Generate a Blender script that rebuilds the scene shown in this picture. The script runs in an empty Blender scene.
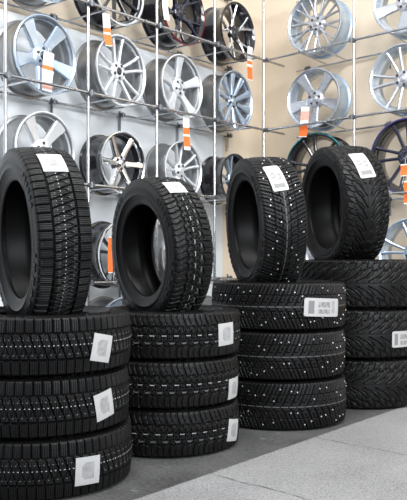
import bpy, bmesh, math, random
import numpy as np
from mathutils import Vector, Matrix
random.seed(4)
C = bpy.context.scene.collection
PI = math.pi
# ------------------------------------------------------------------ layout
F = 740.0; CX = 203.5; HY = 262.0; HC = 0.84          # camera model (407 x 500 frame)
TH = math.atan2(740.0, 681.5); CT, ST = math.cos(TH), math.sin(TH)
eL = Vector((CT, ST, 0)); nL = Vector((ST, -CT, 0))
eR = Vector((ST, -CT, 0)); nR = Vector((-CT, -ST, 0))
P0 = Vector((-1.140, 4.30, 0)); BAY = 0.6103
P4 = P0 + eL * 4 * BAY
RAILS = [0.13, 0.705, 1.334, 1.925, 2.50, 3.10]
DL, DR = 0.40, 0.46
UP = Vector((0, 0, 1))

def ray(px, py):
    return Vector(((px - CX) / F, 1.0, (HY - py) / F))
CAM = Vector((0, 0, HC))

# ------------------------------------------------------------------ materials
def mat(name, col, rough=0.5, metal=0.0, noise=None, bump=None, coat=0.0, spec=0.5):
    m = bpy.data.materials.new(name); m.use_nodes = True
    nt = m.node_tree; b = nt.nodes['Principled BSDF']
    b.inputs['Base Color'].default_value = (*col, 1)
    b.inputs['Roughness'].default_value = rough
    b.inputs['Metallic'].default_value = metal
    b.inputs['Specular IOR Level'].default_value = spec
    if coat: b.inputs['Coat Weight'].default_value = coat; b.inputs['Coat Roughness'].default_value = 0.08
    tc = nt.nodes.new('ShaderNodeTexCoord')
    if noise:
        sc, amt = noise
        n = nt.nodes.new('ShaderNodeTexNoise'); n.inputs['Scale'].default_value = sc; n.inputs['Detail'].default_value = 5
        nt.links.new(tc.outputs['Object'], n.inputs['Vector'])
        r = nt.nodes.new('ShaderNodeMapRange'); r.inputs['From Min'].default_value = .3; r.inputs['From Max'].default_value = .7
        r.inputs['To Min'].default_value = 1 - amt; r.inputs['To Max'].default_value = 1 + amt
        nt.links.new(n.outputs['Fac'], r.inputs['Value'])
        mx = nt.nodes.new('ShaderNodeVectorMath'); mx.operation = 'SCALE'
        mx.inputs[0].default_value = col
        nt.links.new(r.outputs[0], mx.inputs['Scale'])
        nt.links.new(mx.outputs[0], b.inputs['Base Color'])
    if bump:
        sc, st = bump
        n = nt.nodes.new('ShaderNodeTexNoise'); n.inputs['Scale'].default_value = sc; n.inputs['Detail'].default_value = 4
        nt.links.new(tc.outputs['Object'], n.inputs['Vector'])
        bp = nt.nodes.new('ShaderNodeBump'); bp.inputs['Strength'].default_value = st; bp.inputs['Distance'].default_value = .002
        nt.links.new(n.outputs['Fac'], bp.inputs['Height']); nt.links.new(bp.outputs[0], b.inputs['Normal'])
    return m
M = dict(
    rubber=mat('tread_rubber', (.0050, .0050, .0052), .42, 0, (14, .3), (240, .35), spec=.20),
    side=mat('sidewall_rubber', (.0032, .0032, .0034), .40, 0, (9, .2), (120, .15), spec=.13),
    mark=mat('tread_paint_mark', (.30, .30, .30), .6, 0, (300, .6)),
    markdim=mat('faint_tread_mark', (.08, .08, .08), .6, 0, (300, .6)),
    paper=mat('label_paper', (.39, .39, .39), .7, 0, (40, .03)),
    ink=mat('label_print', (.27, .27, .27), .7, 0, (60, .2)),
    ink2=mat('label_print_dark', (.17, .17, .17), .7),
    stud=mat('stud_steel', (.5, .5, .51), .3, .6),
    chrome=mat('rack_chrome', (.50, .51, .53), .22, 1.0, (30, .15)),
    clamp=mat('clamp_metal', (.16, .17, .19), .35, .8),
    silver=mat('silver_paint', (.46, .48, .52), .27, .75, (20, .04), coat=.5),
    blue=mat('blue_silver_paint', (.43, .52, .63), .25, .7, (20, .04), coat=.6),
    grey=mat('raw_alloy', (.27, .275, .28), .33, .85, (12, .15)),
    white=mat('bright_silver_paint', (.72, .75, .79), .27, .6, (20, .03), coat=.4),
    polish=mat('polished_alloy', (.86, .87, .89), .14, 1.0),
    black=mat('gloss_black_paint', (.010, .010, .013), .14, 0, coat=.8),
    navy=mat('black_navy_paint', (.005, .007, .024), .12, .2, coat=.8),
    teal=mat('teal_lip', (.02, .20, .23), .18, .8, coat=.5),
    purple=mat('purple_lip', (.07, .05, .24), .18, .8, coat=.5),
    red=mat('red_pinstripe', (.30, .01, .015), .3, .2),
    cap=mat('centre_cap_dark', (.03, .03, .035), .25, .2),
    tag=mat('tag_paper', (.86, .85, .84), .55, 0, (25, .04)),
    orange=mat('orange_print', (.80, .16, .03), .5, 0, (40, .05)),
    pink=mat('pale_red_print', (.80, .42, .34), .5, 0, (60, .15)),
    string=mat('tag_string', (.6, .6, .58), .7),
    plinth=mat('board_white', (.70, .72, .74), .5, 0, (3, .03)),
)

# ------------------------------------------------------------------ mesh helpers
class MB:
    def __init__(s): s.v = []; s.f = []; s.mi = []
    def add(s, vs, fs, mi=0):
        o = len(s.v); s.v += [tuple(v) for v in vs]
        for f in fs: s.f.append([i + o for i in f]); s.mi.append(mi)
    def tube(s, a, b, r, n=12, mi=0):
        a, b = Vector(a), Vector(b); d = (b - a).normalized()
        x = d.orthogonal().normalized(); y = d.cross(x)
        vs = []
        for p in (a, b):
            for i in range(n):
                t = 2 * PI * i / n; vs.append(p + r * (math.cos(t) * x + math.sin(t) * y))
        fs = [[i, (i + 1) % n, n + (i + 1) % n, n + i] for i in range(n)] + [list(range(n))[::-1], list(range(n, 2 * n))]
        s.add(vs, fs, mi)
    def box(s, c, hx, hy, hz, rot=None, mi=0, bev=0.0):
        rot = rot or Matrix.Identity(3); c = Vector(c); vs = []
        for z in (-hz, hz):
            for x, y in ((-hx, -hy), (hx, -hy), (hx, hy), (-hx, hy)): vs.append(c + rot @ Vector((x, y, z)))
        s.add(vs, [[3, 2, 1, 0], [4, 5, 6, 7], [0, 1, 5, 4], [1, 2, 6, 5], [2, 3, 7, 6], [3, 0, 4, 7]], mi)
    def lathe(s, prof, n=64, closed=True, mi=0):
        k = len(prof); vs = []
        for i in range(n):
            t = 2 * PI * i / n
            for r, z in prof: vs.append((r * math.cos(t), r * math.sin(t), z))
        fs = []
        for i in range(n):
            j = (i + 1) % n
            for q in range(k if closed else k - 1):
                p = (q + 1) % k
                fs.append([i * k + q, j * k + q, j * k + p, i * k + p])
        s.add(vs, fs, mi)
    def mesh(s, name, mats, smooth=True, angle=35):
        m = bpy.data.meshes.new(name); m.from_pydata(s.v, [], s.f); m.validate(); m.update()
        for x in (mats if isinstance(mats, (list, tuple)) else [mats]): m.materials.append(x)
        if len(m.polygons) == len(s.mi):
            m.polygons.foreach_set('material_index', s.mi)
        bm = bmesh.new(); bm.from_mesh(m); bmesh.ops.recalc_face_normals(bm, faces=bm.faces); bm.to_mesh(m); bm.free()
        if smooth:
            m.polygons.foreach_set('use_smooth', [True] * len(m.polygons))
            m.set_sharp_from_angle(angle=math.radians(angle))
        return m

def obj(name, mesh, parent=None, mw=None):
    o = bpy.data.objects.new(name, mesh); C.objects.link(o)
    if parent: o.parent = parent
    if mw is not None: o.matrix_local = mw
    return o
def thing(name, label, cat, mw, group=None):
    o = bpy.data.objects.new(name, None); C.objects.link(o); o.empty_display_size = .1
    o.matrix_world = mw; o['label'] = label; o['category'] = cat
    if group: o['group'] = group
    return o
def struct(name, mesh):
    o = obj(name, mesh); o['kind'] = 'structure'; return o
def frame(origin, x, y, z):
    m = Matrix.Identity(4)
    for i in range(3): m[i][0] = x[i]; m[i][1] = y[i]; m[i][2] = z[i]; m[i][3] = origin[i]
    return m

# ------------------------------------------------------------------ setting
def floor_mat():
    m = bpy.data.materials.new('concrete_floor'); m.use_nodes = True; nt = m.node_tree; N = nt.nodes; L = nt.links
    b = N['Principled BSDF']; b.inputs['Roughness'].default_value = .62
    tc = N.new('ShaderNodeTexCoord')
    def noise(sc, det=6, ro=.6):
        n = N.new('ShaderNodeTexNoise'); n.inputs['Scale'].default_value = sc; n.inputs['Detail'].default_value = det
        n.inputs['Roughness'].default_value = ro; L.new(tc.outputs['Object'], n.inputs['Vector']); return n.outputs['Fac']
    def mth(op, a, c=None, clamp=False):
        n = N.new('ShaderNodeMath'); n.operation = op; n.use_clamp = clamp
        for i, x in enumerate((a, c)):
            if x is None: continue
            if isinstance(x, (int, float)): n.inputs[i].default_value = x
            else: L.new(x, n.inputs[i])
        return n.outputs[0]
    def mr(v, a, c, d, e):
        n = N.new('ShaderNodeMapRange'); L.new(v, n.inputs['Value'])
        for k, x in zip(('From Min', 'From Max', 'To Min', 'To Max'), (a, c, d, e)): n.inputs[k].default_value = x
        return n.outputs[0]
    def dot(vec):
        n = N.new('ShaderNodeVectorMath'); n.operation = 'DOT_PRODUCT'; L.new(tc.outputs['Object'], n.inputs[0]); n.inputs[1].default_value = vec
        return n.outputs['Value']
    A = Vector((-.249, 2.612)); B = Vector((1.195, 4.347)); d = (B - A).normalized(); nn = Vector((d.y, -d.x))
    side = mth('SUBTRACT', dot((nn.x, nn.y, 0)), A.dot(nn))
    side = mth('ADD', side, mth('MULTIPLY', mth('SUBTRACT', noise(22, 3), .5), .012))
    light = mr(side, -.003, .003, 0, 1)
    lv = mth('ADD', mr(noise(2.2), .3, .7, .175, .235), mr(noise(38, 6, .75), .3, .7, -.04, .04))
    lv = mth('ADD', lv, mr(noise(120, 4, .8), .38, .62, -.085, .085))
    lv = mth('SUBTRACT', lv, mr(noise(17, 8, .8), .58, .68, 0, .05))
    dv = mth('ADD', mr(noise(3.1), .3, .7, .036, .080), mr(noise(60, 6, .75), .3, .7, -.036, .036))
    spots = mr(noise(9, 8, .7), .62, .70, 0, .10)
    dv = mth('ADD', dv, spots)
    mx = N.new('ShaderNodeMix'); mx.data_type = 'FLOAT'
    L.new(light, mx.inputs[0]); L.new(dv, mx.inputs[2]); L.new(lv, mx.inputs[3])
    along = dot((eL.x, eL.y, 0))
    wob = mth('MULTIPLY', mth('SUBTRACT', noise(5, 4), .5), .05)
    al = mth('ADD', along, wob)
    val = mx.outputs[0]
    for k in (1.37, 2.18, 2.97):
        ln = mr(mth('ABSOLUTE', mth('SUBTRACT', al, k)), .002, .007, 1, 0)
        ln = mth('MULTIPLY', ln, mr(noise(14, 3), .36, .55, .15, 1))
        ln = mth('MULTIPLY', ln, light)
        val = mth('MULTIPLY', val, mth('SUBTRACT', 1, mth('MULTIPLY', ln, .75)))
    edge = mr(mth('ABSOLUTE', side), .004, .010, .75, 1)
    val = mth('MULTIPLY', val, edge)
    cb = N.new('ShaderNodeCombineColor')
    for i in range(3): L.new(val, cb.inputs[i])
    L.new(cb.outputs[0], b.inputs['Base Color'])
    bp = N.new('ShaderNodeBump'); bp.inputs['Strength'].default_value = .4; bp.inputs['Distance'].default_value = .004
    L.new(noise(45, 8, .7), bp.inputs['Height']); L.new(bp.outputs[0], b.inputs['Normal'])
    return m
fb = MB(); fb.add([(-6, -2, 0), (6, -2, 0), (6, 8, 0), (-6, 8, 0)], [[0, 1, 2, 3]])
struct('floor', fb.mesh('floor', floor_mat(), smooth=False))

WL = DL + 0.05; WR = DR + 0.05
beige = mat('beige_wall_paint', (.74, .635, .50), .8, 0, (1.1, .06), (90, .2))
panel = mat('pale_blue_white_panel', (.74, .78, .81), .55, 0, (1.6, .05))
pl = P4 - nL * WL; pr = P4 - nR * WR
# corner of the two walls
corner = P4 - nL * WL - nR * WR
def wall(name, a, b, n, h=3.6, th=.12):
    mb = MB(); a0 = a - n * th; b0 = b - n * th
    mb.add([a, b, b0, a0, a + UP * h, b + UP * h, b0 + UP * h, a0 + UP * h],
           [[0, 1, 5, 4], [1, 2, 6, 5], [2, 3, 7, 6], [3, 0, 4, 7], [4, 5, 6, 7], [3, 2, 1, 0]])
    return struct(name, mb.mesh(name, beige, smooth=False))
wall('wall_left', corner - eL * 5.2, corner, nL)
wall('wall_right', corner - nL * 0 , corner + eR * 4.2, nR)
# white backing panel on the left wall, ends before the corner
pn = MB(); pe = P0 - nL * (WL - .012) + eL * (3.93 * BAY); ps = P0 - nL * (WL - .012) - eL * 2.6
h0 = 2.47
pn.add([ps + nL * 0, pe, pe - nL * .0115, ps - nL * .0115] + [q + UP * h0 for q in (ps, pe, pe - nL * .0115, ps - nL * .0115)],
       [[0, 1, 5, 4], [1, 2, 6, 5], [2, 3, 7, 6], [3, 0, 4, 7], [4, 5, 6, 7], [3, 2, 1, 0]])
struct('trim_1', pn.mesh('wall_panel', panel, smooth=False))

# ------------------------------------------------------------------ racks
def rack(label, org, e, n, depth, us, ext, rods, rear_us, rear_ext):
    t = thing('wheel_rack', label, 'rack', Matrix.Translation(org), 'tubular wheel racks')
    I = Matrix.Identity(4)
    def tb(name, pts, r, m='chrome', nn=14):
        mb = MB()
        for a, b in pts: mb.tube(a, b, r, nn)
        return obj(name, mb.mesh(name, M[m]), t, I)
    def clampbox(p):
        mb = MB(); R = Matrix((e, n, UP)).transposed()
        mb.box(p + n * .004, .019, .014, .013, R); mb.tube(p + n * .016 - UP * .02, p + n * .016 + UP * .02, .005, 8)
        mb.tube(p - e * .026, p + e * .026, .0135, 12)
        obj('clamp', mb.mesh('clamp', M['clamp']), t, I)
    for u in us: tb('pole', [(e * u - n * .021, e * u - n * .021 + UP * 3.25)], .0105)
    for h in RAILS:
        a, b = ext
        tb('rail', [(e * a + UP * h, e * b + UP * h)], .0095)
        a2, b2 = rear_ext
        tb('rail', [(e * a2 - n * depth + UP * h, e * b2 - n * depth + UP * h)], .0085, 'chrome')
        for u in us: clampbox(e * u + UP * h)
        for u in rear_us:
            clampbox(e * u - n * (depth - .005) + UP * h)
            q = e * u - n * (depth + .012) + UP * h
            tb('wall_bracket', [(q, q - n * .036), (q - n * .004 + UP * .03, q - n * .004 - UP * .13)], .0075, 'clamp', 10)
    for (u, ub, h) in rods:
        tb('cross_rod', [(e * ub - n * depth + UP * h, e * u + n * .02 + UP * h)], .0065)
    return t

# ------------------------------------------------------------------ wheels
_mesh = {}
def cached(key, fn):
    if key not in _mesh: _mesh[key] = fn()
    return _mesh[key]
def barrel_profile(R, W):
    s = R / .235
    o = [(.235, 0), (.2365, -.004), (.235, -.010), (.224, -.013), (.219, -.020), (.217, -.045), (.203, -.062), (.203, -.095), (.214, -.112),
         (.2165, -W + .024), (.220, -W + .014), (.2355, -W + .010), (.2365, -W + .004), (.235, -W)]
    i = [(.226, -W), (.2125, -W + .014), (.2085, -W + .03), (.206, -.118), (.196, -.100), (.196, -.060), (.2095, -.042), (.2135, -.016), (.2185, -.004), (.229, 0)]
    return [(r * s, z) for r, z in o + i]
TOY = Matrix.Rotation(PI / 2, 4, 'X')                  # wheel axis z -> -y (face outwards)

def spoke_mesh(st, R, key):
    """st: list of (r, lateral, width, z, thickness) stations; one closed bar"""
    mb = MB(); vs = []; k = 8
    for (r, lat, w, z, th) in st:
        b = min(.006, w * .22)
        sec = [(-w / 2, z - th), (-w / 2, z - b), (-w / 2 + b, z), (-w * .12, z + .0012), (w * .12, z + .0012), (w / 2 - b, z), (w / 2, z - b), (w / 2, z - th)]
        for (l, zz) in sec: vs.append((lat + l, r, zz))
    fs = []
    for i in range(len(st) - 1):
        for j in range(k):
            q = (j + 1) % k; fs.append([i * k + j, i * k + q, (i + 1) * k + q, (i + 1) * k + j])
    fs.append(list(range(k))); o = (len(st) - 1) * k; fs.append([o + j for j in range(k)][::-1])
    mb.add(vs, fs); return mb

STY = {
 'five':   dict(n=5, bars=[[(.045, 0, .060, -.040, .03), (.085, 0, .050, -.034, .03), (.14, 0, .058, -.024, .028), (.19, 0, .074, -.014, .026), (.2215, 0, .092, -.006, .022)]], hub=.070),
 'fivewide': dict(n=5, bars=[[(.045, 0, .066, -.040, .03), (.09, 0, .060, -.034, .03), (.15, 0, .074, -.022, .028), (.19, 0, .088, -.013, .026), (.2215, 0, .100, -.006, .022)]], hub=.072),
 'twin5':  dict(n=5, bars=[[(.045, s * .010, .022, -.036, .028), (.10, s * .019, .020, -.030, .026), (.16, s * .032, .022, -.020, .024), (.221, s * .052, .026, -.007, .02)] for s in (-1, 1)], hub=.066),
 'vee5':   dict(n=5, bars=[[(.040, s * .012, .026, -.034, .028), (.10, s * .030, .022, -.028, .026), (.16, s * .046, .020, -.018, .024), (.2195, s * .064, .024, -.007, .02)] for s in (-1, 1)], hub=.062),
 'pair5':  dict(n=5, bars=[[(.040, s * .014, .022, -.034, .028), (.09, s * .022, .019, -.029, .026), (.16, s * .034, .019, -.019, .024), (.2195, s * .050, .023, -.007, .02)] for s in (-1, 1)], hub=.066),
 'six':    dict(n=6, bars=[[(.05, 0, .050, -.030, .03), (.10, 0, .045, -.026, .028), (.16, 0, .043, -.018, .026), (.222, 0, .050, -.008, .022)]], hub=.068),
 'blade10': dict(n=10, bars=[[(.04, 0, .026, -.032, .028), (.10, 0, .034, -.026, .026), (.16, 0, .046, -.018, .024), (.200, 0, .056, -.010, .022), (.222, 0, .060, -.007, .02)]], hub=.055),
 'multi':  dict(n=10, bars=[[(.05, 0, .024, -.030, .026), (.09, 0, .023, -.024, .024), (.115, 0, .024, -.021, .024)]] + [[(.105, s * .004, .016, -.0225, .022), (.15, s * .014, .015, -.016, .02), (.222, s * .032, .016, -.006, .018)] for s in (-1, 1)], hub=.078),
 'star5':  dict(n=5, bars=[[(.04, 0, .050, -.045, .028), (.09, 0, .030, -.036, .026), (.13, 0, .024, -.026, .024)]] + [[(.10, s * .006, .020, -.034, .024), (.15, s * .024, .017, -.022, .022), (.222, s * .058, .020, -.008, .018)] for s in (-1, 1)], hub=.060),
}
def wheel(style, label, org, ang, R, W=.20, face='silver', barrel='grey', lip=None, cap='cap', hub=None, phase=0.0, pin=None, faceedge=None, group='alloy wheels on the racks', lugs=5, tilt=0):
    s = R / .235
    root = thing('alloy_wheel', label, 'wheel', Matrix.Translation(org) @ Matrix.Rotation(ang, 4, 'Z') @ Matrix.Rotation(tilt, 4, 'X'), group)
    base = Matrix.Translation((0, 0, R)) @ TOY
    spin = base @ Matrix.Rotation(phase, 4, 'Z')
    lip = lip or face
    def bm_():
        mb = MB(); mb.lathe(barrel_profile(R, W), 72); return mb.mesh('barrel', M[barrel], angle=50)
    obj('barrel', cached(('b', R, W, barrel), bm_), root, base)
    def lm_():
        mb = MB(); mb.lathe([(r * s, z) for r, z in [(.2368, -.004), (.2362, .002), (.229, .0035), (.2215, -.003), (.2165, -.012), (.210, -.022), (.210, -.030), (.219, -.0165), (.2362, -.0095)]], 72)
        return mb.mesh('lip', M[lip], angle=45)
    lp = obj('lip', cached(('l', R, lip), lm_), root, base)
    if pin:
        def pm_():
            mb = MB(); mb.lathe([(r * s, z) for r, z in [(.2385, -.003), (.2375, .0045), (.2290 + .0055 * (pin == 'red'), .0060), (.228 + .006 * (pin == 'red'), .003), (.236, -.003)]], 72)
            return mb.mesh('pinstripe', M[pin], angle=45)
        pp = obj('pinstripe', cached(('p', R, pin), pm_), lp, Matrix.Identity(4)); pp['label'] = {'red': 'red pinstripe', 'teal': 'teal edge', 'purple': 'purple edge'}.get(pin, pin)
    S = STY[style]; n = S['n']
    def sm_():
        mb = MB()
        for st in S['bars']:
            st2 = [(r * s, l * s, w * s, z, t) for r, l, w, z, t in st]
            q = spoke_mesh(st2, R, None); mb.add(q.v, q.f)
        return mb.mesh('spoke', M[face], angle=28)
    sm = cached(('s', style, R, face), sm_)
    for k in range(n):
        obj('spoke', sm, root, spin @ Matrix.Rotation(2 * PI * k / n, 4, 'Z'))
    hr = S['hub'] * s; hm = hub or face
    def hm_():
        mb = MB(); mb.lathe([(.026, -.050), (.026, -.026), (.030, -.0245), (hr * .55, -.026), (hr * .9, -.031), (hr, -.037), (hr, -.07), (.026, -.07)], 48)
        return mb.mesh('hub', M[hm], angle=30)
    hb = obj('hub', cached(('h', style, R, hm), hm_), root, base)
    def lh_():
        mb = MB(); mb.lathe([(0, -.029), (.0105, -.0285), (.0105, -.020), (.0085, -.0185), (0, -.0185)], 16, closed=False); return mb.mesh('lug_hole', M['cap'])
    for k in range(lugs):
        a = phase + 2 * PI * (k + .5) / lugs + PI / 2
        obj('lug_hole', cached('lug', lh_), hb, Matrix.Translation((.056 * s * math.cos(a) * .78, .056 * s * math.sin(a) * .78, -.004)))
    def cm_():
        mb = MB(); mb.lathe([(0, -.0195), (.016, -.020), (.023, -.0225), (.0262, -.027), (.0262, -.048), (0, -.048)], 32, closed=False); return mb.mesh('centre_cap', M[cap])
    obj('centre_cap', cached(('c', cap), cm_), root, base)
    return root

rodsL, rodsR = [], []
SINK = .05; SET = .062
def put(side, row, u, style, label, R=.235, W=.20, sink=SINK, **k):
    org0, e, n, ang, rods = (P0, eL, nL, TH, rodsL) if side == 'L' else (P4, eR, nR, TH - PI / 2, rodsR)
    h = RAILS[row] - sink
    o = org0 + e * u - n * SET + UP * h
    a = math.sqrt((R * (1.016 if k.get('pin') else 1.0075) + .0068) ** 2 - (R - sink) ** 2)
    yw = math.radians(5); a /= math.cos(yw)
    dp = DL if side == 'L' else DR
    rods += [(u + sg * a + (SET + .02) * math.tan(yw), u + sg * a - (dp - SET) * math.tan(yw), RAILS[row]) for sg in (-1, 1)]
    return wheel(style, label, o, ang + math.radians(5), R, W, **k)
B = BAY
# rows: 4 = top seen, 3, 2, 1, 0
put('L', 4, .50 * B, 'five', 'blue-grey wheel cut by the photo top edge, above the orange-striped paper tag', R=.235, face='blue', phase=.3, cap='silver')
put('L', 4, 1.50 * B, 'vee5', 'gloss black wheel on the top left shelf, white and orange tag hanging at its front', R=.24, W=.22, face='black', barrel='black', lip='white', phase=.2)
put('L', 4, 2.52 * B, 'star5', 'glossy black wheel with thin red rim line on the top shelf', R=.245, W=.22, face='navy', barrel='black', lip='black', pin='red', phase=.5)
put('L', 4, 3.55 * B, 'star5', 'black wheel with polished split spokes near the corner post, top shelf', R=.235, W=.22, face='polish', barrel='black', lip='black', hub='black', phase=.25)
put('L', 3, .52 * B, 'fivewide', 'pale blue-silver five-spoke wheel with a white paper tag hung from its hub', R=.245, face='blue', cap='cap', phase=.62)
put('L', 3, 1.53 * B, 'pair5', 'silver wheel with ten thin paired spokes and black centre, second shelf', sink=.025, R=.24, W=.22, face='white', phase=.1)
put('L', 3, 2.50 * B, 'five', 'pale silver five-spoke wheel between the paired-spoke and ten-blade wheels', R=.235, sink=.025, face='white', phase=0.05, cap='silver')
put('L', 3, 3.50 * B, 'blade10', 'blue-silver wheel with ten broad blades beside the corner post', R=.235, sink=.03, face='blue', cap='blue', phase=.1)
put('L', 2, .52 * B, 'fivewide', 'bright silver five-spoke wheel right above the leftmost standing tyre', R=.235, face='white', phase=.60, sink=.035, cap='silver')
put('L', 2, 1.56 * B, 'six', 'polished six-spoke wheel with deep black barrel on the middle shelf', R=.212, W=.22, face='polish', barrel='black', cap='polish', phase=PI / 6, sink=.03, lugs=6)
put('L', 2, 2.52 * B, 'twin5', 'silver wheel with five twin spokes directly above second standing tyre', R=.215, face='white', cap='white', phase=.15, sink=.03)
put('L', 2, 3.50 * B, 'twin5', 'black-barrelled wheel with thin pale spokes, behind the studded standing tyre', R=.20, W=.22, face='blue', barrel='black', lip='black', phase=.4, sink=.03)
put('L', 1, 1.56 * B, 'twin5', 'dark wheel with chrome lip seen between the two leftmost standing tyres', R=.235, W=.21, face='black', barrel='black', lip='polish', phase=.0)
put('L', 1, 2.50 * B, 'five', 'silver wheel glimpsed through the hole of the second standing tyre', R=.235, face='silver', phase=.3)
put('L', 0, 1.55 * B, 'fivewide', 'blue-silver wheel low behind the gap between the two left tyre stacks', R=.245, face='blue', phase=.2, sink=-.01 + .03)
put('L', 0, 3.30 * B, 'fivewide', 'silver wheel on the bottom shelf, barely seen beside the second standing tyre', R=.235, face='blue', phase=.2, sink=.03)
put('R', 4, .43, 'multi', 'silver multi-spoke wheel on the right wall top shelf, next to corner post', R=.24, sink=.01, face='silver', cap='silver', barrel='blue', phase=.1)
put('R', 4, 1.20, 'fivewide', 'silver five-spoke wheel cut by the top right corner of the photo', R=.235, sink=.01, face='silver', cap='silver', barrel='blue', phase=.55)
put('R', 3, .42, 'fivewide', 'blue-grey five-spoke wheel on the right rack, orange tag under its rim', R=.235, sink=.022, face='silver', cap='silver', barrel='blue', phase=.58)
put('R', 3, 1.18, 'pair5', 'silver twin-spoke wheel at right photo edge, just above black purple-edged wheel', R=.245, sink=.0, face='silver', cap='silver', barrel='blue', phase=.3)
put('R', 2, .44, 'twin5', 'black wheel with teal rim edge behind the rightmost standing tyre', R=.262, W=.21, face='black', barrel='black', lip='black', pin='teal', phase=.3, sink=.0)
put('R', 2, 1.22, 'pair5', 'black wheel with purple rim edge and navy spokes at right photo edge', R=.270, W=.21, face='navy', barrel='black', lip='black', pin='purple', phase=.2, sink=.0)
put('R', 1, .60, 'five', 'silver wheel glimpsed through the hole of the rightmost standing tyre', R=.235, face='silver', barrel='silver', phase=.3)
put('R', 1, 1.26, 'twin5', 'blue-silver twin-spoke wheel at right edge, beside the rightmost standing tyre', R=.25, face='blue', cap='silver', barrel='blue', phase=.1)

rack('tall tubular chrome rack along the left wall with five tiers of wheels', P0, eL, nL, DL,
     [-BAY, 0, BAY, 2 * BAY, 3 * BAY, 4 * BAY], (-1.5 * BAY, 4 * BAY + .25), rodsL, [0, BAY, 2 * BAY, 3 * BAY, 4 * BAY], (-1.5 * BAY, 4 * BAY + .0))
rack('tubular chrome rack of wheels standing against the beige right wall', P4, eR, nR, DR,
     [.82, 1.64], (.032, 2.1), rodsR, [.10, .87, 1.68], (-.02, 2.1))

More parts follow.
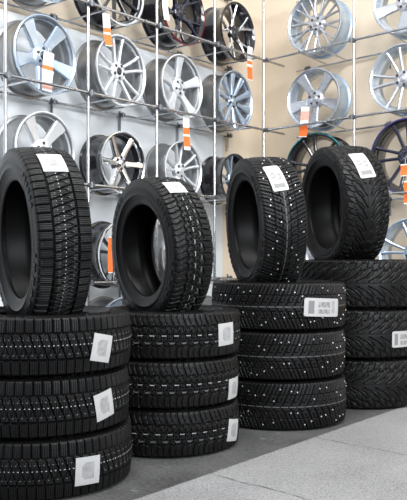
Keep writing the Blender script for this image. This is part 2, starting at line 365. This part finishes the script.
# ------------------------------------------------------------------ tyres
def build_tread(kind, R, w, rb):
    K = dict(A=70, B=40, C=54, D=34)[kind]
    per = dict(A=16, B=24, C=18, D=28)[kind]
    N = K * per; Mx = 64
    th = np.arange(N) * 2 * PI / N
    # across parameter: s in [-1,1], crown |s|<.8, shoulder wrap beyond
    s = np.linspace(-1, 1, Mx)
    hw = .47 * w
    zz = np.where(np.abs(s) < .84, s / .84 * hw * .93, 0.0)
    rr = R - .007 * (np.abs(s) / .84) ** 2.5
    for i, a in enumerate(s):
        if abs(a) >= .84:
            f = (abs(a) - .84) / .16
            an = f * PI / 2 * .92
            zz[i] = math.copysign(hw * .93 + (.5 * w * .985 - hw * .93) * math.sin(an), a)
            rr[i] = R - .007 - .052 * (1 - math.cos(an))
    T = s / .84                                        # tread coordinate
    q = np.arange(N)[:, None] / per
    t = T[None, :]; at = np.abs(t)
    fr = lambda x: x - np.floor(x)
    def groove(x, wd):                                 # periodic groove, soft sides
        d = np.minimum(fr(x), 1 - fr(x)); return np.clip((wd - d) / (wd * .45), 0, 1)
    def line(v, c, wd): return np.clip((wd - np.abs(v - c)) / (wd * .45), 0, 1)
    g = np.zeros((N, Mx)); mi = np.zeros((N, Mx), int)
    inn = (at < 1.0)
    if kind == 'A':
        sh = (at > .50)
        off = np.where(t > 0, .0, .45)
        g = np.maximum(g, groove(q + off, .075) * sh)
        g = np.maximum(g, line(at, .50, .040) + 0 * q)
        g = np.maximum(g, groove(q + 1.05 * t, .085) * (at < .48))
        g = np.maximum(g, groove(q * 1 - 1.35 * t, .06) * (t < .0) * (at < .48) * .5)
        g = np.maximum(g, groove(q * 4 + .3 * t, .16) * .20 * (at < .98))
        dots = (fr(q * 2) < .34)
        m1 = dots & (np.abs(t - .02) < .03)
        mi[m1] = 1
        mi[(fr(q * 2 + .5) < .35) & ((np.abs(t - .24) < .025) | (np.abs(t + .32) < .025))] = 2
    elif kind == 'B':
        zig = .045 * np.sign(np.sin(2 * PI * q * 1.0)) * 1.0
        zig2 = .05 * (np.abs(fr(q) - .5) * 4 - 1)
        lug = q + .22 * t + .07 * np.sin(at * 9)
        g = np.maximum(g, groove(lug, .10) * (at > .46))
        g = np.maximum(g, groove(lug + .5, .045) * (at > .56) * .55)
        g = np.maximum(g, line(at + zig2, .45, .050))
        g = np.maximum(g, line(at + .05 * np.sign(np.sin(4 * PI * q)), .16, .026) * .7)
        g = np.maximum(g, groove(q * 2 + .9 * t + .12 * np.sign(np.sin(at * 20)), .085) * (at < .42) * .8)
        g = np.maximum(g, groove(q * 8 + .3 * t, .2) * .10 * (at < .9))
        mi[(fr(q + .1) < .55) & (np.abs(t - .019) < .02)] = 1
        mi[(fr(q + .4) < .45) & (np.abs(t + .34) < .02)] = 2
    elif kind == 'C':
        cur = q - 1.25 * at ** .85
        g = np.maximum(g, groove(cur, .105) * (at > .07))
        g = np.maximum(g, groove(cur + .5, .06) * (at > .30) * .7)
        g = np.maximum(g, line(at + .03 * (fr(q) - .5), .55, .024) * .7)
        g = np.maximum(g, line(at, .22, .018) * groove(q + .3, .3))
        g = np.maximum(g, groove(cur * 4, .2) * .13 * (at < .98))
        mi[(np.abs(t + .01) < .020) & (fr(q) < .8)] = 2
    else:
        cur = q - 2.9 * at ** 1.25 + .10 * np.sin(at * 14)
        g = np.maximum(g, groove(cur, .10) * (at > .06) * .8)
        g = np.maximum(g, groove(cur + .45 + .5 * at, .07) * (at > .22) * .6)
        g = np.maximum(g, line(at, .0, .020) + 0 * q)
        g = np.maximum(g, groove(q * 2 - 1.1 * at, .11) * (at > .60) * .8)
        g = np.maximum(g, groove(cur * 4 + q, .2) * .14 * (at < .95))
    dep = np.where(at < 1.0, .0085, .0085 * np.clip(1 - (at - 1.0) / .13, 0, 1))
    g = np.clip(g, 0, 1) * dep
    if kind in 'BD':                                   # lugs reach down the shoulder
        pass
    r = rr[None, :] - g
    X = r * np.cos(th)[:, None]; Y = r * np.sin(th)[:, None]; Z = np.broadcast_to(zz[None, :], r.shape)
    v = np.stack([X, Y, Z], -1).reshape(-1, 3)
    i = np.arange(N)[:, None]; j = np.arange(Mx - 1)[None, :]; i2 = (i + 1) % N
    f = np.stack([i * Mx + j, i2 * Mx + j, i2 * Mx + j + 1, i * Mx + j + 1], -1).reshape(-1, 4)
    m = bpy.data.meshes.new('tread')
    m.vertices.add(len(v)); m.vertices.foreach_set('co', v.astype(np.float32).ravel())
    m.loops.add(f.size); m.loops.foreach_set('vertex_index', f.astype(np.int32).ravel())
    m.polygons.add(len(f)); m.polygons.foreach_set('loop_start', np.arange(len(f), dtype=np.int32) * 4)
    m.polygons.foreach_set('loop_total', np.full(len(f), 4, dtype=np.int32))
    for x in ('rubber', 'mark', 'markdim'): m.materials.append(M[x])
    m.polygons.foreach_set('material_index', (mi * (g < .003))[:, :-1].reshape(-1).astype(np.int32))
    m.update(calc_edges=True)
    m.polygons.foreach_set('use_smooth', np.ones(len(f), bool)); m.set_sharp_from_angle(angle=math.radians(38))
    return m

def build_carcass(R, w, rb):
    hw = .5 * w
    # outer sidewall from shoulder to bead, then the inner liner
    o = [(R - .030, hw * .94), (R - .044, hw * .985), (R - .050, hw * .992), (R - .053, hw * .985), (R - .060, hw * .996), (rb + (R - rb) * .55, hw),
         (rb + (R - rb) * .40, hw * .985), (rb + (R - rb) * .385, hw * .995), (rb + (R - rb) * .36, hw * .995), (rb + (R - rb) * .345, hw * .97), (rb + .030, hw * .93), (rb + .026, hw * .90), (rb + .014, hw * .87), (rb + .004, hw * .84), (rb, hw * .80)]
    inner = [(rb, hw * .70), (rb + .012, hw * .66), (rb + .03, hw * .78), (rb + (R - rb) * .5, hw * .89), (R - .045, hw * .82), (R - .028, hw * .62), (R - .024, hw * .3)]
    top = o[::-1]                                      # from bead outwards
    prof = [(r, z) for r, z in inner[::-1]] + [(r, z) for r, z in top] + [(R - .016, hw * .88), (R - .014, 0), (R - .016, -hw * .88)]
    prof += [(r, -z) for r, z in o] + [(r, -z) for r, z in inner]
    mb = MB(); mb.lathe(prof, 128)
    # radial ribs and raised arcs moulded in the sidewall
    for sgn in (1, -1):
        rm = rb + (R - rb) * .68
        for a0, a1 in ((.2, 1.0), (1.5, 2.1), (3.3, 4.2), (4.7, 5.2)):
            n = 16
            for k in range(n):
                if k % 3 == 2: continue
                a = a0 + (a1 - a0) * k / n; d = (a1 - a0) / n * .38
                vs = []
                for aa in (a - d, a + d):
                    for r_ in (rm - .010, rm + .008):
                        for z_ in (hw * .985, hw * .985 + .0022):
                            vs.append((r_ * math.cos(aa), r_ * math.sin(aa), sgn * z_))
                mb.add(vs, [[0, 1, 3, 2], [4, 6, 7, 5], [0, 4, 5, 1], [2, 3, 7, 6], [1, 5, 7, 3], [0, 2, 6, 4]])
    return mb.mesh('carcass', M['side'], angle=40)

KIND = dict(  # R, w, bead radius
    A=(.361, .214, .232), B=(.338, .205, .214), C=(.362, .243, .238), D=(.369, .282, .250))
def tyre_root_parts(root, base, kind):
    R, w, rb = KIND[kind]
    obj('tread', cached(('tread', kind), lambda: build_tread(kind, R, w, rb)), root, base)
    obj('sidewall', cached(('side', kind), lambda: build_carcass(R, w, rb)), root, base)
def surf(kind, z):
    R, w, rb = KIND[kind]
    return R - .007 * min(1, abs(z) / (.47 * w * .93)) ** 2.5 - .052 * max(0, abs(z) / (.47 * w) - .93) ** 2 * 2
def label_patch(kind, a0, z0, ha, hz, rot, rounded):
    """thin paper sheet curved on the tread: ha along the tread, hz across it"""
    nx, ny = 20, 20; mb = MB(); vs = []; fs = []; mi = []
    c, s_ = math.cos(rot), math.sin(rot); R = KIND[kind][0]
    for lay in (0.0022, 0.0012):
        for j in range(ny + 1):
            for i in range(nx + 1):
                u = i / nx * 2 - 1; v = j / ny * 2 - 1
                if rounded:
                    x = u * ha; y = v * hz; cr = .009
                    ex = max(0, abs(y) - (hz - cr)) / cr
                    lim = ha - cr * (1 - math.sqrt(max(0, 1 - min(1, ex) ** 2)))
                    x = u * lim
                else: x, y = u * ha, v * hz
                X = x * c - y * s_; Y = x * s_ + y * c
                z = z0 + Y; z = max(-KIND[kind][1] * .47, min(KIND[kind][1] * .47, z)); a = a0 + X / R; r = surf(kind, z) + lay
                vs.append((r * math.cos(a), r * math.sin(a), z))
    st = (nx + 1) * (ny + 1)
    for j in range(ny):
        for i in range(nx):
            p = j * (nx + 1) + i
            fs.append([p, p + 1, p + nx + 2, p + nx + 1])
            m = 0
            if rounded:
                if (2 <= i <= 4 and 3 <= j <= 16): m = 2
                if 7 <= i <= 13 and 3 <= j <= 15 and not (j in (8, 9)): m = 1 if (i + j // 4) % 3 else 2
                if i in (15, 16) and 4 <= j <= 16: m = 1
            else:
                if 5 <= i <= 14 and 4 <= j <= 15 and (i + j) > 10 and (j - i) < 9: m = 1
            mi.append(m)
            fs.append([q + st for q in (p + nx + 1, p + nx + 2, p + 1, p)]); mi.append(0)
    W_ = nx + 1
    for i in range(nx):
        for a, b in ((i, i + 1), (ny * W_ + i + 1, ny * W_ + i)): fs.append([a, a + st, b + st, b]); mi.append(0)
    for j in range(ny):
        for a, b in (((j + 1) * W_, j * W_), (j * W_ + nx, (j + 1) * W_ + nx)): fs.append([a, a + st, b + st, b]); mi.append(0)
    mb.v = vs; mb.f = fs; mb.mi = mi
    return mb.mesh('paper_label', [M['paper'], M['ink'], M['ink2']], angle=60)
def pix_on_tyre(mw, kind, px, py):
    """angle / across position where a sight line meets the tread"""
    inv = mw.inverted(); o = inv @ CAM; d = (inv.to_3x3() @ ray(px, py)); R = KIND[kind][0]
    a = d.x ** 2 + d.y ** 2; b = o.x * d.x + o.y * d.y; c = o.x ** 2 + o.y ** 2 - R * R
    k = (-b - math.sqrt(max(0, b * b - a * c))) / a; p = o + d * k
    return math.atan2(p.y, p.x), p.z
def add_label(root, base, kind, px, py, ha, hz, rot=0, rounded=False):
    a, z = pix_on_tyre(root.matrix_world @ base, kind, px, py)
    obj('paper_label', label_patch(kind, a, z, ha, hz, rot, rounded), root, base)
# studs
def stud_mesh():
    mb = MB(); mb.lathe([(0, .0022), (.0032, .0018), (.0042, .0004), (.0042, -.003), (0, -.003)], 10, closed=False); return mb.mesh('stud', M['stud'])
def stud_spots():
    rng = random.Random(11); out = []; R, w, _ = KIND['C']
    n = 54
    for k in range(n):
        a = 2 * PI * k / n
        for sg in (-1, 1):
            lanes = [.30, .52, .70, .83]
            t = lanes[(k * 3 + (0 if sg > 0 else 2) + (k // 4)) % 4] + rng.uniform(-.04, .04)
            if rng.random() < .88: out.append((a + rng.uniform(-.03, .03), sg * t * .47 * w * .93))
    return out
def add_studs(root, base):
    mw = root.matrix_world @ base; inv = mw.inverted(); cam = inv @ CAM
    pts = []
    for a, z in stud_spots():
        r = surf('C', z); p = Vector((r * math.cos(a), r * math.sin(a), z)); n = Vector((math.cos(a), math.sin(a), 0))
        pts.append(((cam - p).normalized().dot(n), a, p, n))
    pts.sort(key=lambda x: -x[0])
    sm = cached('stud', stud_mesh)
    def fr_(p, n):
        z = n; x = Vector((0, 0, 1)); y = z.cross(x); return frame(p, x, y, z)
    near = [q for q in pts if q[0] > .06][:95]; rest = [q for q in pts if not any(q is k for k in near)]
    for q in near: obj('stud', sm, root, base @ fr_(q[2], q[3]))
    if rest:
        mb = MB()
        for q in rest:
            T = fr_(q[2], q[3]); mb.add([T @ Vector(v.co) for v in sm.vertices], [list(p.vertices) for p in sm.polygons])
        o = obj('stud', mb.mesh('stud', M['stud']), root, base); o['kind'] = 'stuff'

def at(px, Z): return Vector(((px - CX) / F * Z, Z, 0))
STK = {'A': at(38.5, 2.92), 'B': at(167, 3.48), 'C': at(278.5, 4.02), 'D': at(357.5, 4.555)}
POS = {0: 'bottom', 1: 'middle', 2: 'top'}
DESC = {'A': 'crisscross-tread tyre lying {} in the leftmost stack', 'B': 'dashed-line all-terrain tyre lying {} in second stack from left',
        'C': 'studded black tyre lying {} in the third stack', 'D': 'wide arrow-tread tyre lying {} in the rightmost stack'}
EXTRA = {('A', 2): ', tilted square white label', ('A', 1): ', white label at right side', ('A', 0): ' on dark floor, square white label',
         ('B', 2): ', white label seen square-on', ('B', 1): ', crinkled label near right edge', ('B', 0): ', on the floor, tilted narrow label',
         ('C', 2): ', rounded white printed label', ('C', 1): ' between two others', ('C', 0): ', touching the floor',
         ('D', 2): ', no label', ('D', 1): ', rounded label at photo edge', ('D', 0): ', touching the floor'}
LAB = {('A', 2): (102, 348, .046, .050, -.20, False), ('A', 1): (104.5, 405, .046, .050, .20, False), ('A', 0): (88, 470.5, .050, .050, -.04, False),
       ('B', 2): (226.5, 334, .055, .049, .03, False), ('B', 1): (234, 388, .055, .046, 0, False), ('B', 0): (233.5, 430, .055, .049, -.18, False),
       ('C', 2): (323.5, 307.5, .115, .046, -.05, True), ('D', 1): (403, 339, .080, .046, 0, True)}
GRP = {'A': 'crisscross-tread tyres lying in the leftmost stack', 'B': 'all-terrain tyres lying in the second stack', 'C': 'studded tyres lying in the third stack', 'D': 'arrow-tread tyres lying in the rightmost stack'}
jit = random.Random(2)
for kind in 'ABCD':
    R, w, rb = KIND[kind]
    for lv in range(3):
        p = STK[kind] + Vector((jit.uniform(-.006, .006), jit.uniform(-.006, .006), lv * (w + .0046)))
        mw = Matrix.Translation(p) @ Matrix.Rotation(jit.uniform(0, 6.28), 4, 'Z')
        root = thing('tyre', DESC[kind].format(POS[lv]) + EXTRA[(kind, lv)], 'tyre', mw, GRP[kind])
        base = Matrix.Translation((0, 0, w / 2))
        bpy.context.view_layer.update()
        tyre_root_parts(root, base, kind)
        if (kind, lv) in LAB: add_label(root, base, kind, *LAB[(kind, lv)])
        if kind == 'C': add_studs(root, base)

# standing tyres: axis direction angle a (towards camera from straight left), lean
SD = {'A': (43, 2.95, 28.5, 3.0, .080), 'B': (163.5, 3.485, 31.5, 4.0, .063), 'C': (267.5, 4.025, 14.0, 3.5, .054), 'D': (345, 4.54, 14.0, 3.0, .045)}
SLAB = {'A': (52.5, 162, .058, .047, .0, False), 'B': (175, 187, .045, .046, 0, False), 'C': (276, 177, .088, .043, .10, True), 'D': (362.5, 164, .098, .050, .10, True)}
SDESC = {'A': 'big crisscross-tread tyre standing upright on the leftmost stack', 'B': 'all-terrain tyre with white dashed centreline standing upright on second stack',
         'C': 'studded tyre standing upright on the third stack, rounded label on top', 'D': 'wide arrow-tread tyre standing upright on the rightmost stack'}
for kind in 'ABCD':
    R, w, rb = KIND[kind]; px, Z, a, lean, sink = SD[kind]
    a = math.radians(a); lean = math.radians(lean)
    ax0 = Vector((-math.cos(a), -math.sin(a), 0)); tr = UP.cross(ax0).normalized()
    ax = (ax0 * math.cos(lean) - UP * math.sin(lean)).normalized()          # top tips towards the open side
    upv = ax.cross(tr); upv = upv if upv.z > 0 else -upv
    base_pt = at(px, Z) + UP * (3 * (w + .0032) - sink)
    x = upv; z = ax; y = z.cross(x)
    rootm = frame(base_pt, x, y, z)
    root = thing('tyre', SDESC[kind], 'tyre', rootm, 'tyres standing on the stacks')
    bpy.context.view_layer.update()
    base = Matrix.Translation((R, 0, 0)) @ Matrix.Rotation(.37, 4, 'Z')
    tyre_root_parts(root, base, kind)
    add_label(root, base, kind, *SLAB[kind])
    if kind == 'C': add_studs(root, base)

# ------------------------------------------------------------------ paper tags
def tag(side, px, py0, py1, wid, label, bands, off=.030, lean=0.0, body='tag', string=.06):
    org0, e, n, ang = (P0, eL, nL, TH) if side == 'L' else (P4, eR, nR, TH - PI / 2)
    q = org0 - n * off; d = ray(px, (py0 + py1) / 2)
    k = (q - CAM).dot(n) / d.dot(n); c = CAM + d * k
    H = (py1 - py0) / F * c.y
    mw = Matrix.Translation(c - UP * H / 2) @ Matrix.Rotation(ang, 4, 'Z') @ Matrix.Rotation(lean, 4, 'Y')
    t = thing('price_tag', label, 'tag', mw, 'price tags on the wheels')
    def strip(z0, z1, hw, y0, y1, nm, m, par):
        nz = 10; mb = MB(); vs = []
        for i in range(nz + 1):
            z = z0 + (z1 - z0) * i / nz; b = .006 * math.sin(PI * z / H)
            for x, y in ((-hw, y0), (hw, y0), (hw, y1), (-hw, y1)): vs.append((x, y + b - .002 * math.sin(5 * z), z))
        fs = [[0, 1, 2, 3], [nz * 4 + i for i in (3, 2, 1, 0)]]
        for i in range(nz):
            for j in range(4): fs.append([i * 4 + j, i * 4 + (j + 1) % 4, i * 4 + 4 + (j + 1) % 4, i * 4 + 4 + j])
        mb.add(vs, fs); return obj(nm, mb.mesh(nm, M[m], angle=60), par, Matrix.Identity(4))
    strip(0, H, wid / 2, -.0005, .0005, 'paper', body, t)
    for (f0, f1, m) in bands:
        o = strip(H * f0, H * f1, wid / 2 + .0003, -.0011, -.0006, 'printed_band', m, t); o['label'] = {'orange': 'orange printed band', 'pink': 'pale red printed band', 'tag': 'white band'}[m]
    mb = MB(); mb.tube((0, 0, H - .008), (.004, .012, H + string), .0012, 6); obj('string', mb.mesh('string', M['string']), t, Matrix.Identity(4))
tag('L', 47, 52, 91, .075, 'long white tag with thin orange stripe, hanging at the five-spoke wheel hub', [(.55, .66, 'orange'), (.06, .16, 'pink')], lean=.06, string=.03)
tag('L', 109, 14, 46, .062, 'white tag ending in two orange blocks, hanging from the black top-shelf wheel', [(.02, .36, 'orange'), (.42, .56, 'orange')], lean=-.12, string=.05)
tag('L', 167, -6, 20, .055, 'plain white tag on the red-lined black wheel, top shelf', [], lean=-.14, off=.022)
tag('L', 187.5, 116, 150, .065, 'white tag with two orange blocks above the twin-spoke silver wheel', [(.10, .40, 'orange'), (.46, .66, 'orange')], lean=-.06)
tag('L', 250, 47, 80, .062, 'white and orange tag hanging next to corner post, under black polished wheel', [(.02, .40, 'orange'), (.48, .58, 'orange')], off=.028)
tag('L', 110.5, 237, 273, .038, 'narrow orange tag between the two leftmost standing tyres', [(.02, .98, 'orange')])
tag('R', 302.5, 107, 137, .078, 'tag with solid orange lower end hanging below the right rack rail', [(.02, .40, 'orange'), (.55, .85, 'pink')], lean=.12)
tag('R', 405, 164, 176, .07, 'small orange tag at right photo edge, against the black purple-edged wheel', [(.05, .9, 'orange')])
tag('R', 407, 181, 204, .05, 'orange tag at right photo edge, beside the blue-silver twin-spoke wheel', [(.05, .95, 'orange')])

# ------------------------------------------------------------------ light
def area(name, loc, target, sx, sy, e, col=(1, 1, 1)):
    l = bpy.data.lights.new(name, 'AREA'); l.shape = 'RECTANGLE'; l.size = sx; l.size_y = sy; l.energy = e; l.color = col
    o = bpy.data.objects.new(name, l); C.objects.link(o); o.location = loc
    o.rotation_euler = (Vector(target) - Vector(loc)).to_track_quat('-Z', 'Y').to_euler(); return o
area('ceiling_lamp', (.2, 2.6, 3.5), (.4, 4.2, .8), 1.6, .5, 62)
area('ceiling_lamp', (-.9, 1.2, 3.5), (-.3, 4.4, .9), 1.6, .5, 62)
area('ceiling_lamp', (1.4, 3.2, 3.5), (1.2, 5.2, 1.6), 1.2, .5, 70)  # added overhead light, aimed at the right wall to brighten it
area('frontal_fill', (2.6, -.6, 2.4), (-.1, 4.6, 1.4), 2.4, 1.8, 230, (.94, .97, 1))  # added cool fill from beside the camera; no window is modelled
w = bpy.data.worlds.new('daylight'); bpy.context.scene.world = w; w.use_nodes = True
nt = w.node_tree; bg = nt.nodes['Background']
tc = nt.nodes.new('ShaderNodeTexCoord'); sx = nt.nodes.new('ShaderNodeSeparateXYZ'); nt.links.new(tc.outputs['Generated'], sx.inputs[0])
cr = nt.nodes.new('ShaderNodeValToRGB'); mp = nt.nodes.new('ShaderNodeMapRange')
mp.inputs['From Min'].default_value = -1; mp.inputs['From Max'].default_value = 1
nt.links.new(sx.outputs['Z'], mp.inputs['Value']); nt.links.new(mp.outputs[0], cr.inputs[0])
el = cr.color_ramp.elements; el[0].position = .0; el[0].color = (.10, .10, .10, 1); el[1].position = 1; el[1].color = (.95, .97, 1, 1)
for p, c in ((.44, (.13, .13, .14, 1)), (.50, (.20, .21, .23, 1)), (.56, (.70, .74, .80, 1)), (.70, (.9, .94, 1, 1))):
    e_ = el.new(p); e_.color = c
nt.links.new(cr.outputs[0], bg.inputs['Color']); bg.inputs['Strength'].default_value = 1.1

# ------------------------------------------------------------------ camera
cam = bpy.data.cameras.new('camera'); co = bpy.data.objects.new('camera', cam); C.objects.link(co)
co.location = CAM; co.rotation_euler = (PI / 2, 0, 0)
cam.sensor_fit = 'VERTICAL'; cam.sensor_height = 36; cam.sensor_width = 36; cam.lens = F / 500 * 36; cam.shift_y = (HY - 250) / 500
cam.clip_start = .05
bpy.context.scene.camera = co
vs = bpy.context.scene.view_settings
vs.view_transform = 'Standard'; vs.look = 'None'; vs.gamma = 1; vs.use_curve_mapping = False; vs.exposure = 0.0
